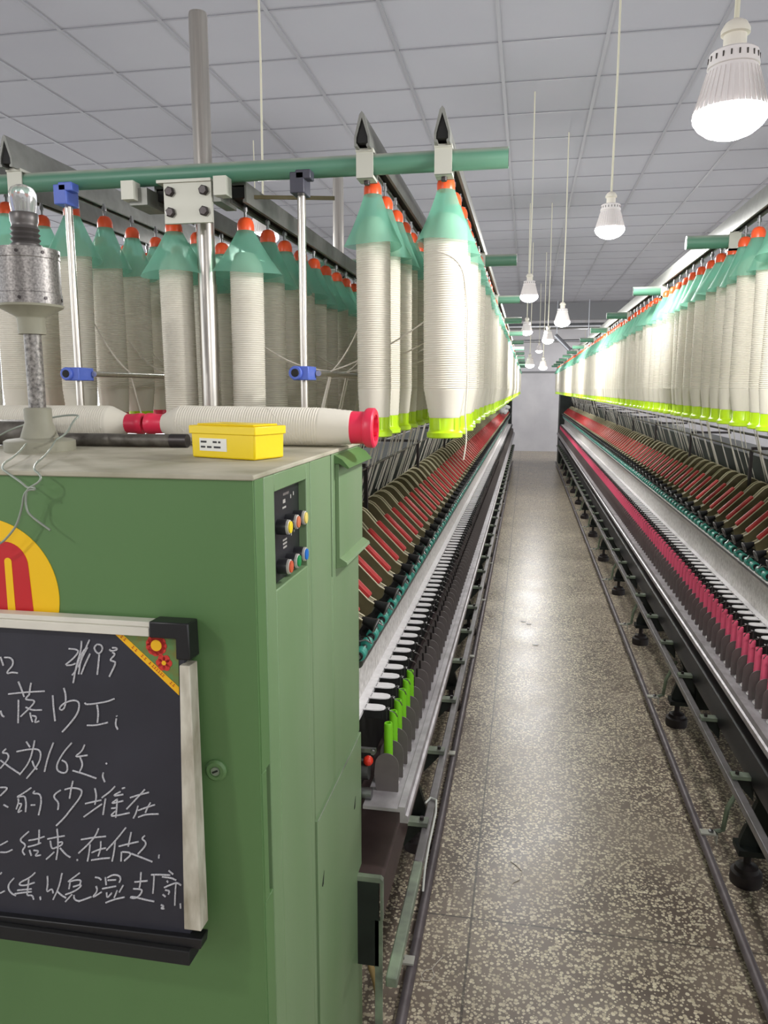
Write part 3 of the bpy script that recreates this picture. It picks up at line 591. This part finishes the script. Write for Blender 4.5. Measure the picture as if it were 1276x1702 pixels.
STROKES = [[(-2871,4428),(-2830,4297)],[(-2807,4422),(-2709,4428),(-2664,4375),(-2684,4299),(-2769,4218),(-2775,4176),(-2705,4205),(-2601,4200)],[(-1764,4617),(-1655,4619),(-1602,4590),(-1692,4482),(-1821,4379)],[(-1809,4369),(-1727,4377),(-1664,4408)],[(-1557,4746),(-1570,4607),(-1649,4397),(-1715,4114)],[(-1432,4768),(-1499,4640),(-1584,4460),(-1623,4252)],[(-1432,4565),(-1508,4421),(-1584,4255)],[(-1515,4625),(-1598,4503),(-1669,4293),(-1726,4231)],[(-1467,4657),(-1550,4521),(-1619,4355)],[(-1319,4710),(-1367,4663),(-1346,4606),(-1289,4566),(-1229,4643),(-1250,4707),(-1319,4710)],[(-1289,4566),(-1307,4420),(-1331,4265)],[(-1129,4649),(-1100,4622),(-1007,4649),(-1014,4678),(-1083,4674)],[(-1085,4608),(-1033,4583),(-1135,4489),(-1074,4479),(-1029,4460),(-1144,4249)],[(-2599,4073),(-2549,3950),(-2514,3847)],[(-2391,4066),(-2410,3990),(-2432,3883)],[(-2772,3870),(-2511,3915),(-2180,3957)],[(-2432,3883),(-2491,3826),(-2484,3804),(-2323,3809),(-2425,3689),(-2586,3543)],[(-2498,3691),(-2395,3653),(-2237,3669)],[(-2610,3795),(-2619,3628),(-2635,3438)],[(-2429,3613),(-2424,3553),(-2396,3473)],[(-2399,3570),(-2319,3562),(-2372,3459),(-2290,3496)],[(-2051,3904),(-2047,3733),(-2030,3517)],[(-1868,4029),(-1838,3912),(-1857,3747),(-1915,3683),(-1961,3717),(-1878,3798),(-1750,3852),(-1656,3852),(-1627,3795),(-1664,3658),(-1797,3491),(-1921,3361)],[(-1547,3831),(-1517,3800),(-1188,3873),(-1078,3925)],[(-1353,3816),(-1334,3699),(-1355,3549)],[(-1521,3494),(-1388,3502),(-1192,3563)],[(-1053,3677),(-1045,3663)],[(-1055,3633),(-1076,3542),(-1040,3471)],[(-2916,3605),(-2896,3531),(-2859,3516)],[(-2858,3021),(-2936,2945),(-2829,2962),(-2817,2871),(-2966,2711)],[(-2959,2835),(-2800,2734),(-2640,2649)],[(-2516,3165),(-2456,3079)],[(-2377,3192),(-2408,3060),(-2484,2840),(-2649,2640)],[(-2680,2994),(-2490,3046),(-2327,3068),(-2278,3003),(-2322,2839),(-2537,2592)],[(-2433,2875),(-2405,2786),(-2356,2745)],[(-2073,3181),(-2171,2960),(-2238,2725)],[(-1777,3206),(-1911,3059),(-2031,2866),(-2036,2759),(-1925,2724),(-1860,2768),(-1870,2896),(-1948,2927)],[(-1573,3194),(-1624,3084),(-1755,2990),(-1532,3040)],[(-1659,3013),(-1608,2890),(-1677,2762)],[(-1779,2783),(-1590,2748),(-1406,2700)],[(-1245,2953),(-1230,2932)],[(-1290,2799),(-1308,2737),(-1271,2657)],[(-2983,2407),(-2840,2421),(-2990,2278)],[(-2944,2138),(-2869,2106)],[(-2470,2451),(-2585,2363),(-2742,2270),(-2611,2310),(-2577,2297),(-2565,2188),(-2583,2064)],[(-2696,2263),(-2687,2209),(-2734,2092)],[(-2682,2181),(-2629,2187),(-2725,2026),(-2646,2079)],[(-2489,2179),(-2418,2189)],[(-2419,2407),(-2451,2360),(-2345,2376),(-2313,2324),(-2318,2213),(-2368,2036)],[(-1990,2460),(-2090,2390),(-2105,2334),(-2027,2265),(-2047,2152)],[(-1783,2622),(-1816,2505),(-1848,2348)],[(-1920,2478),(-1816,2515),(-1691,2517),(-1635,2484),(-1685,2365),(-1830,2186),(-1951,2030),(-2084,1900)],[(-1436,2547),(-1410,2425),(-1444,2297)],[(-1597,2292),(-1476,2332),(-1339,2373)],[(-1628,2086),(-1481,2200),(-1330,2314)],[(-1113,2606),(-1188,2523),(-1327,2412)],[(-1271,2401),(-1292,2296),(-1319,2152)],[(-1032,2533),(-1168,2449),(-989,2494)],[(-1080,2415),(-1201,2327),(-992,2397)],[(-1181,2264),(-1091,2279)],[(-1086,2414),(-1096,2284),(-1118,2129)],[(-1120,2227),(-1213,2136),(-1078,2166),(-898,2223)],[(-1002,2584),(-957,2600)],[(-649,2603),(-745,2492),(-940,2278)],[(-879,2457),(-745,2513),(-584,2567)],[(-761,2345),(-792,2239),(-839,2148)],[(-758,2275),(-640,2330),(-496,2388)],[(-567,2413),(-619,2322),(-648,2254)],[(-761,2172),(-643,2228),(-445,2254)],[(-3033,1486),(-2910,1562)],[(-3040,1372),(-2932,1379),(-2839,1435)],[(-2545,1755),(-2632,1678),(-2712,1596),(-2592,1536),(-2679,1436),(-2629,1374)],[(-2552,1614),(-2433,1644),(-2290,1704)],[(-2370,1802),(-2375,1695),(-2390,1582)],[(-2569,1511),(-2462,1545),(-2354,1597)],[(-2548,1462),(-2519,1376)],[(-2477,1465),(-2383,1470),(-2470,1370),(-2363,1405)],[(-2239,1671),(-2104,1714),(-1958,1752)],[(-2075,1850),(-2064,1707),(-2071,1539),(-2108,1362)],[(-2194,1648),(-2177,1516),(-2088,1560),(-2005,1603),(-1991,1660),(-2073,1628)],[(-2138,1476),(-2272,1348)],[(-2041,1554),(-1942,1454),(-1874,1423)],[(-1765,1407),(-1763,1383)],[(-2834,975),(-2929,872),(-2940,791),(-2884,718),(-2813,698)],[(-2471,1110),(-2558,1020),(-2742,918),(-2744,872),(-2624,887),(-2491,949)],[(-2583,995),(-2602,856),(-2633,715),(-2537,744),(-2516,672)],[(-2784,787),(-2544,840)],[(-2835,724),(-2666,768),(-2546,794)],[(-2407,732),(-2400,682)],[(-2267,1078),(-2267,954),(-2297,808),(-2199,894),(-2185,817)],[(-2024,1153),(-2067,979),(-2120,848),(-2190,714)],[(-2119,859),(-2052,800),(-1972,765)],[(-1734,1193),(-1853,1095),(-1949,1016),(-1796,1079),(-1709,1079),(-1741,1008),(-1707,989),(-1839,883),(-1981,820)],[(-1897,1022),(-1919,918)],[(-1847,961),(-1730,1009)],[(-1876,833),(-1986,706)],[(-1841,826),(-1844,770),(-1787,737),(-1682,773),(-1569,833)],[(-3059,1017),(-3040,1042)],[(-3077,705),(-3002,749)],[(-1687,1725),(-1479,1781),(-1288,1818)],[(-1399,1928),(-1451,1811),(-1565,1672),(-1737,1506)],[(-1545,1668),(-1564,1533),(-1597,1396)],[(-1523,1538),(-1418,1596),(-1294,1637)],[(-1372,1733),(-1374,1621),(-1422,1496)],[(-1534,1419),(-1382,1461),(-1232,1489)],[(-965,1988),(-1113,1795),(-1282,1605)],[(-1141,1753),(-1160,1606),(-1200,1442)],[(-1083,1687),(-954,1734),(-771,1794)],[(-881,1926),(-904,1832),(-935,1704)],[(-1045,1606),(-1057,1459)],[(-1032,1607),(-917,1614),(-892,1577),(-1003,1472)],[(-669,1897),(-723,1845),(-658,1807),(-660,1741),(-784,1603)],[(-891,1597),(-732,1556),(-561,1507)],[(-454,1628),(-459,1575)],[(-1483,1156),(-1421,1156),(-1384,1125)],[(-1474,1016),(-1450,945),(-1558,810),(-1388,933)],[(-1769,736),(-1557,837)],[(-1318,1176),(-1309,1057)],[(-1284,1173),(-1200,1230),(-1105,1235),(-1066,1186),(-1096,1123)],[(-1279,1134),(-1149,1156)],[(-1373,988),(-1152,1056)],[(-1306,936),(-1303,843),(-1224,940)],[(-1134,991),(-1186,871)],[(-1036,1084),(-1101,969)],[(-1326,773),(-1187,844),(-1022,899)],[(-746,1324),(-757,1178),(-781,1055)],[(-852,1159),(-649,1201)],[(-875,1050),(-734,1061),(-749,993),(-833,903),(-941,902),(-886,929),(-698,900),(-551,892)],[(-586,1304),(-446,1324),(-288,1334)],[(-540,1303),(-551,1150),(-568,1016)],[(-312,1403),(-241,1352)],[(-414,1292),(-275,1296),(-197,1266)],[(-385,1131),(-292,1182),(-185,1235),(-120,1197)],[(-198,1233),(-215,1087),(-227,874)],[(-343,1242),(-324,1218)],[(-373,1093),(-300,1089),(-322,1034)],[(-415,1022),(-369,988)],[(-140,912),(-138,839)],[(-446,853),(-393,839),(-454,792),(-394,800)]]
m = MB()
for st in STROKES:
    pts = [(a/10000, .0012, b/10000) for a, b in st]
    if len(pts) > 2:                     # round the strokes
        for _ in range(2):
            q = [pts[0]]
            for a, b in zip(pts, pts[1:]): q += [tuple(.75*u+.25*v for u, v in zip(a, b)), tuple(.25*u+.75*v for u, v in zip(a, b))]
            pts = q + [pts[-1]]
    m.tube(pts, .0013, 'chalk', 6)
m.build('chalk_writing', bd)

# ------------------------------------------------------------------ things on the cabinet
# signal lamp
t = thing('signal_lamp', 'grey signal lamp with clear bulb standing on the green cabinet', 'signal lamp', (-.902, 1.31, 1.535))
m = MB(); m.lathe([(.063, 0), (.063, .018), (.058, .021), (.034, .024), (.026, .048), (.0245, .052), (.0245, .078), (.022, .080)], 'basecast', 32); m.build('base', t)
m = MB(); m.cyl((0, 0, .075), (0, 0, .225), .0155, 'cast', n=18); m.build('pole', t)
m = MB(); m.lathe([(.024, .214), (.0245, .242), (.026, .245), (.057, .262), (.058, .266)], 'basecast', 32); m.build('lamp_cup', t)
m = MB(); m.lathe([(.0565, .264), (.0565, .285), (.0555, .286), (.0555, .345), (.0565, .346), (.0565, .363)], 'mesh', 40)
for z in (.275, .354):
    for k in range(8): m.lathe([(.003, 0), (.003, .0015)], 'darksteel', 8, (.0563*math.cos(k*PI/4+.3), .0563*math.sin(k*PI/4+.3), z), (math.cos(k*PI/4+.3), math.sin(k*PI/4+.3), 0))
m.build('perforated_drum', t)
m = MB(); m.lathe([(.028, .363), (.027, .372)] + [(r, .372+.0045*i) for i, r in enumerate([.026, .022, .026, .0215, .0255, .021, .025, .022, .022, .024])] + [(.0245, .425), (.0235, .427)], 'thread_screw', 24); m.build('screw_base', t)
m = MB(); m.lathe([(.0195, .424), (.0215, .435), (.0235, .449), (.0235, .461), (.019, .470), (.010, .475), (.001, .476)], 'glass', 28); m.tube([(-.006, 0, .425), (-.006, 0, .445), (0, 0, .452), (.006, 0, .445), (.006, 0, .425)], .0009, 'steel', 6); m.build('bulb', t)
# wire
m = MB()
def chaikin(pts, k=2):
    for _ in range(k):
        q = [pts[0]]
        for a, b in zip(pts, pts[1:]): q += [tuple(.75*u+.25*v for u, v in zip(a, b)), tuple(.25*u+.75*v for u, v in zip(a, b))]
        pts = q + [pts[-1]]
    return pts
m.tube(chaikin([(-.882, 1.24, 1.552), (-.80, 1.10, 1.545), (-.735, .968, 1.541), (-.705, .958, 1.528), (-.690, .955, 1.520), (-.682, .955, 1.513), (-.671, .953, 1.515), (-.668, .953, 1.511), (-.680, .955, 1.511), (-.688, .955, 1.505), (-.694, .957, 1.485), (-.704, .957, 1.460), (-.716, .957, 1.446), (-.730, .957, 1.433), (-.75, .955, 1.424)]), .0016, 'wire', 8)
m.tube(chaikin([(-.842, 1.27, 1.558), (-.76, 1.12, 1.545), (-.682, .966, 1.541), (-.660, .957, 1.530), (-.663, .955, 1.522), (-.671, .953, 1.517), (-.682, .955, 1.512), (-.686, .955, 1.500), (-.687, .956, 1.484), (-.682, .956, 1.474), (-.652, .956, 1.454)]), .0016, 'wire', 8)
m.tube(chaikin([(-.842, 1.27, 1.558), (-.838, 1.30, 1.568), (-.852, 1.345, 1.590), (-.845, 1.36, 1.600), (-.90, 1.38, 1.598), (-.955, 1.37, 1.585), (-.99, 1.34, 1.570), (-1.03, 1.33, 1.545)]), .0018, 'wire', 8)
tag(m.build('tie_wire'), 'thin grey wire tied round the signal lamp base, hanging down the cabinet front', 'wire')
# yellow box
bx = thing('plastic_box', 'small yellow lidded plastic box with paper label on the cabinet', 'box', (-.4785, 1.232, 1.5355), rot=(0, 0, math.radians(-20.5)))
m = MB(); m.prism([(-.0685, 0), (.0685, 0), (.070, .044), (-.070, .044)], -.0375, .0375, 'yellow'); m.build('box_body', bx, bevel=.003)
m = MB(); m.box(-.0725, .0725, -.040, .040, .040, .054, 'yellow'); m.box(-.062, .062, -.031, .031, .054, .057, 'yellow'); m.build('lid', bx, bevel=.003)
m = MB(); m.box(-.050, .010, -.0384, -.0374, .012, .033, 'paper')
for k, (a, b, z) in enumerate([(-.047, -.034, .027), (-.020, -.011, .027), (-.008, -.003, .027), (-.047, -.037, .0185), (-.033, -.023, .0185), (-.018, -.003, .0185)]): m.box(a, b, -.0387, -.0383, z-.0016, z+.0016, 'ink')
m.build('paper_label', bx)
# dark pipe
m = MB(); m.cyl((-1.02, 1.42, 1.5485), (-.668, 1.42, 1.5485), .0128, 'rust', n=16); m.cyl((-.69, 1.42, 1.5485), (-.655, 1.42, 1.5485), .0135, 'darksteel', n=16); m.cyl((-1.2, 1.42, 1.561), (-.985, 1.42, 1.561), .026, 'rust', n=18)
tag(m.build('dark_pipe'), 'dirty dark metal pipe lying on the cabinet behind the signal lamp', 'pipe')

# ------------------------------------------------------------------ roving spools
def yarn(R, top=-.118, lo=-.46, bot=-.523, rb=.034, kind=0):
    prof = [(.016, top+.024), (R*.60, top+.018), (R*.84, top+.006), (R*.95, top-.004)]
    z = top-.012; k = 0
    while z > lo: prof.append((R + (.0009 if k % 2 else -.0004), z)); z -= .0024; k += 1
    n = 14
    for i in range(n+1):
        t = i/n; prof.append((R+(rb-R)*t + (.0007 if i % 2 else -.0004), lo+(bot-lo)*t))
    m = MB(); m.lathe(prof[::-1], 'yarn', 28); return m.mesh('yarn_package')
YARN = {r: yarn(r) for r in (.037, .041, .0465)}
def base(mt):
    m = MB(); m.lathe([(.034, -.521), (.033, -.5215), (.0325, -.548), (.036, -.553), (.0395, -.5555), (.0395, -.565), (.037, -.567), (.022, -.567), (.022, -.545), (.004, -.545)], mt, 26)
    for k in range(6): m.obox((.0328*math.cos(k*PI/3), .0328*math.sin(k*PI/3), -.536), (.0012, 0, 0), (0, .0012, 0), (0, 0, .013), mt)
    return m.mesh('bobbin_base')
BASE = {'lime': base('lime'), 'pinkred': base('pinkred')}
def cone(r0, r1, z0, z1, bow):
    m = MB(); n = 30; pr = []
    for i in range(9):
        t = i/8; pr.append((r0+(r1-r0)*(t*(1-bow)+bow*t*t), z0+(z1-z0)*t))
    vs = []; 
    for j, (r, z) in enumerate(pr):
        for i in range(n):
            a = 2*PI*i/n; w = (j/8)**3
            vs.append((r*(1+.03*w*math.sin(2*a+1))*math.cos(a), r*(1+.03*w*math.sin(3*a))*math.sin(a), z + .003*w*math.sin(2*a+.5)))
    m.add(vs, [(j*n+i, j*n+(i+1) % n, (j+1)*n+(i+1) % n, (j+1)*n+i) for j in range(8) for i in range(n)], 'cone')
    me = m.mesh('dust_cone'); return me
CONE = {'slim': cone(.0175, .063, -.044, -.155, .22), 'wide': cone(.0175, .078, -.044, -.142, .12), 'mid': cone(.0175, .068, -.044, -.150, .15)}
m = MB(); m.cyl((0, 0, .012), (0, 0, -.02), .0035, 'steel', n=10); m.cyl((0, 0, .004), (0, 0, -.006), .006, 'steel', n=10)
m.lathe([(.0188, -.048), (.0192, -.046), (.0190, -.034), (.0165, -.026), (.012, -.020), (.005, -.0175)], 'orange', 24); CAP = m.mesh('hanger_cap')
def strand(start, top, rod, end, sag, ysh):
    s, r, e = Vector(start), Vector(rod), Vector(end); pts = []
    u = Vector(top)
    for i in range(7):
        t = i/6; p = s.lerp(u, t); p.z -= sag*t*(1-t); pts.append(p)
    for i in range(1, 6):
        t = i/5; p = u.lerp(r, t); p.y += ysh*t; pts.append(p)
    for i in range(1, 5):
        t = i/4; p = r.lerp(e, t); p.y += ysh*(1-t); pts.append(p)
    m = MB(); m.tube(pts, .0019, 'strand', 5); return m.mesh('roving_strand')
SPOOLS = 0
def spool_row(where, rowname, x, z, y0, n, radii, cones, bases, path=None, skip=(), step=.1425):
    global SPOOLS
    st = []
    if path:                                  # over the guide rod, round the lower rod, down behind the arms
        tx, lx, ex = path; s = 1 if tx > x else -1
        for k in range(3): st.append(strand((s*.030, .030, -.30-.03*k), (tx-x, .05+.02*k, 1.692-z), (lx-x, .05+.03*k, 1.394-z), (ex-x, .05+.03*k, 1.255-z), .05, .015*(k-1)))
    for i in range(n):
        if i in skip: continue
        if i < 12: lab = '%s roving spool from the near end, %s' % (ORD[i], rowname)
        else: lab = 'distant roving spool beyond the twelfth, %s' % rowname
        r = thing('roving_spool', lab, 'yarn spool', (x + random.uniform(-.003, .003), y0+i*step, z), 'roving spools in the ' + rowname, (random.uniform(-.012, .012), random.uniform(-.012, .012), random.uniform(0, 6)))
        rz = r.rotation_euler.z
        put('hanger_cap', CAP, r); put('dust_cone', CONE[cones[i % len(cones)]], r, (0, 0, random.uniform(-.003, .001)))
        put('yarn_package', YARN[radii[i % len(radii)] if i else radii[0]], r); put('bobbin_base', BASE[bases[i % len(bases)]], r)
        if st: put('roving_strand', st[i % 3], r, (0, 0, 0), (0, 0, -rz))
        SPOOLS += 1
        if x == -.178 and i == 0:
            m = MB(); R0 = .048
            def on(a, zz, q=0): return ((R0+q)*math.cos(math.radians(a)), (R0+q)*math.sin(math.radians(a)), zz)
            pts = [on(-190, -.165), on(-150, -.170), on(-110, -.176), on(-75, -.186), on(-50, -.200), on(-30, -.222), on(-22, -.26, .001), on(-16, -.30, .004), on(-20, -.345, .003), on(-14, -.385, .002), on(-16, -.43, .004), on(-10, -.47, .001), on(-12, -.52, -.002), on(-8, -.57, .002), on(-14, -.615, -.004)]
            for _ in range(2):
                qq = [pts[0]]
                for a, b_ in zip(pts, pts[1:]): qq += [tuple(.75*u+.25*v for u, v in zip(a, b_)), tuple(.25*u+.75*v for u, v in zip(a, b_))]
                pts = qq + [pts[-1]]
            m.tube(pts, .0017, 'strand', 6); lo = m.build('loose_strand', r); lo.rotation_euler.z = -rz
spool_row('left', 'aisle row of left machine', -.178, 2.11, 1.70, 106, (.0465, .041, .0465, .0465, .041), ('slim',), ('lime',), (-.447, -.52, -.565), skip=(88, 89, 90, 91, 92, 93, 94, 95, 96, 97, 98))
spool_row('left', 'second row in from aisle, left machine', -.338, 2.11, 1.71, 24, (.037, .037, .041), ('slim',), ('lime',), (-.447, -.52, -.565))
spool_row('left', 'row right of steel post, left machine', -.628, 2.045, 1.71, 14, (.037,), ('wide', 'mid', 'mid'), ('lime', 'lime', 'pinkred'), (-.447, -.52, -.565), step=.139)
spool_row('left', 'row left of steel post, left machine', -.80, 2.045, 1.70, 12, (.037, .041), ('wide', 'mid', 'mid', 'wide'), ('lime', 'pinkred'))
spool_row('left', 'row behind blue fitting, left machine', -1.095, 2.11, 1.78, 12, (.041, .037), ('mid', 'slim', 'slim'), ('pinkred', 'pinkred', 'lime'), (-.985, -.90, -.855))
spool_row('left', 'outermost row at left edge, left machine', -1.245, 2.11, 1.74, 12, (.037,), ('mid',), ('pinkred',))
spool_row('right', 'aisle row of right machine', .43+.19, 2.11, 1.66, 108, (.041, .0465, .041, .041), ('mid', 'slim', 'mid', 'wide', 'slim'), ('lime',), (.877, .95, .995), skip=(62, 63))
spool_row('right', 'second row in from aisle, right machine', .43+.35, 2.11, 1.70, 26, (.037, .041), ('mid', 'slim'), ('lime',), (.877, .95, .995))
# the next machine beyond the left one: a short stretch of its creel is seen
nb = thing('spinning_frame', 'creel of the next spinning machine, beyond the left edge', 'spinning machine', (-2.6, 0, 0))
m = MB(); m.box(-.02, .02, 3, 9, 2.048, 2.09, 'galv'); m.build('creel_rail', nb)
m = MB(); m.box(-.5, .3, 2.8, 12, .1, 1.1, 'dark_green'); m.build('machine_body', nb)
for y in (3.1, 5.6, 8.1):
    m = MB(); m.cyl((-.5, y, 2.105), (.5, y, 2.105), .0205, 'tube_green'); m.cyl((0, y, 1.1), (0, y, 2.4), .02, 'stainless'); m.build('cross_tube', nb)
spool_row('left', 'next machine beyond the left edge', -2.6, 2.045, 3.3, 8, (.041,), ('mid',), ('pinkred',))

# two spools lying on the cabinet
def lying(label, loc, rot, R, mt):
    r = thing('roving_spool', label, 'yarn spool', loc, None, rot)
    m = MB(); n = 16; pr = [(.020, -.405)] + [(.021+(R-.021)*i/8 + (.0006 if i % 2 else 0), -.402+.035*i/8) for i in range(9)]
    z = -.365
    while z < -.065: pr.append((R + (.0007 if len(pr) % 2 else -.0003), z)); z += .0026
    pr += [(R+(.033-R)*i/12 + (.0006 if i % 2 else 0), -.063+.06*i/12) for i in range(13)]
    m.lathe(pr, 'yarn', 32); m.build('yarn_package', r)
    m = MB(); m.lathe([(.020, -.400), (.021, -.425), (.022, -.428), (.022, -.440), (.0205, -.443), (.016, -.443), (.016, -.41)], mt, 26); m.build('bobbin_tip', r)
    m = MB(); m.lathe([(.0325, -.006), (.032, .022), (.0375, .026), (.0395, .030), (.0395, .042), (.036, .045), (.027, .045), (.026, .02), (.004, .02)], mt, 30)
    for k in range(6): m.obox((.0245*math.cos(k*PI/3), .0245*math.sin(k*PI/3), .032), (.0035, 0, 0), (0, .002, 0), (0, 0, .012), mt)
    m.build('bobbin_base', r)
    m = MB(); m.tube([(R*math.cos(a*.45), R*math.sin(a*.45), -.30+.016*a) for a in range(-4, 13)], .0012, 'strand', 5); m.build('roving_strand', r)
lying('white roving spool with pink ends lying behind the yellow box on the cabinet', (-.338, 1.50, 1.5735), (0, PI/2 + .01, 0), .038, 'pinkred')
lying('white roving spool lying on the cabinet behind the signal lamp, cut by left edge', (-1.235, 1.51, 1.577), (0, -PI/2, .0), .037, 'pinkred')

# ------------------------------------------------------------------ yarn tubes on the spindles
def tube_mesh(mt):
    m = MB(); pr = [(.0118, -.185), (.0118, -.17)]
    for i in range(26): pr.append((  .0118 - .0014*i/26 + (.0003 if i % 2 else 0), -.16+.15*i/26))
    pr += [(.0104, -.008), (.0104, -.002), (.0094, 0), (.0068, 0), (.0065, -.02)]
    m.lathe(pr, mt, 18); return m.mesh('yarn_tube')
TG, TP = tube_mesh('limetube'), tube_mesh('pink')
for i in range(6):
    o = put('yarn_tube', TG, None, (-.309, 1.735+i*.0715, .847)); tag(o, '%s bright green tube from the near end, on a left machine spindle' % ORD[i], 'yarn tube', 'green tubes on the left machine')
i = 0; y = 1.30 + .0715*7
while y < Y_END-.1:
    o = put('yarn_tube', TP, None, (.43+.309, y-.03, .847))
    tag(o, '%s pink tube from the near end, on a right machine spindle' % ORD[i] if i < 12 else 'distant pink tube beyond the twelfth in the right machine row', 'yarn tube', 'pink tubes on the right machine')
    i += 1; y += .0715

# ------------------------------------------------------------------ small things on the floor side
m = MB(); m.tube([(-.40, 1.74, .25), (-.383, 1.75, .22), (-.36, 1.75, .175), (-.345, 1.75, .12), (-.335, 1.745, .06), (-.331, 1.73, .012), (-.335, 1.60, .0085), (-.36, 1.45, .0085)], .0085, 'hose', 10)
tag(m.build('rubber_hose'), 'tan hose hanging to the floor beside the green cabinet', 'hose')
m = MB(); m.tube([(-.262, 2.10, .434), (-.250, 2.13, .436), (-.232, 2.12, .436), (-.226, 2.06, .432), (-.226, 1.98, .43), (-.227, 1.90, .425), (-.229, 1.84, .40), (-.229, 1.82, .385), (-.229, 1.80, .36)], .0032, 'pvc', 8)
tag(m.build('white_cord'), 'loose white cord hooked over the left foot rail', 'cord')
m = MB(); m.tube([(-.196, 2.018, .0015), (-.215, 1.98, .0015), (-.222, 1.962, .0015), (-.240, 1.955, .0015), (-.249, 1.935, .0015), (-.241, 1.915, .0015), (-.222, 1.918, .0015), (-.212, 1.937, .002), (-.222, 1.966, .0025)], .0012, 'strand', 6)
tag(m.build('yarn_scrap'), 'looped scrap of white yarn on the floor beside the left pipe', 'yarn scrap')
m = MB(); m.tube([(-.01, 2.52, .0015), (.01, 2.50, .0015), (.03, 2.47, .0015), (.022, 2.42, .0015), (.0, 2.40, .0015), (-.01, 2.36, .0015)], .0013, 'strand', 6)
tag(m.build('yarn_scrap'), 'hooked scrap of white yarn on the floor in mid aisle', 'yarn scrap')
for k, (x, y) in enumerate(((.06, 5.35), (.10, 4.9), (.02, 5.4))):
    m = MB(); m.ball((0, 0, .002), .011, 'white', 10, (1.8, 1.4, .18)); o = m.build('lint_tuft', loc=(x, y, 0)); tag(o, ('second farthest', 'nearest', 'farthest')[k] + ' tiny white lint tuft lying on the aisle floor', 'lint')
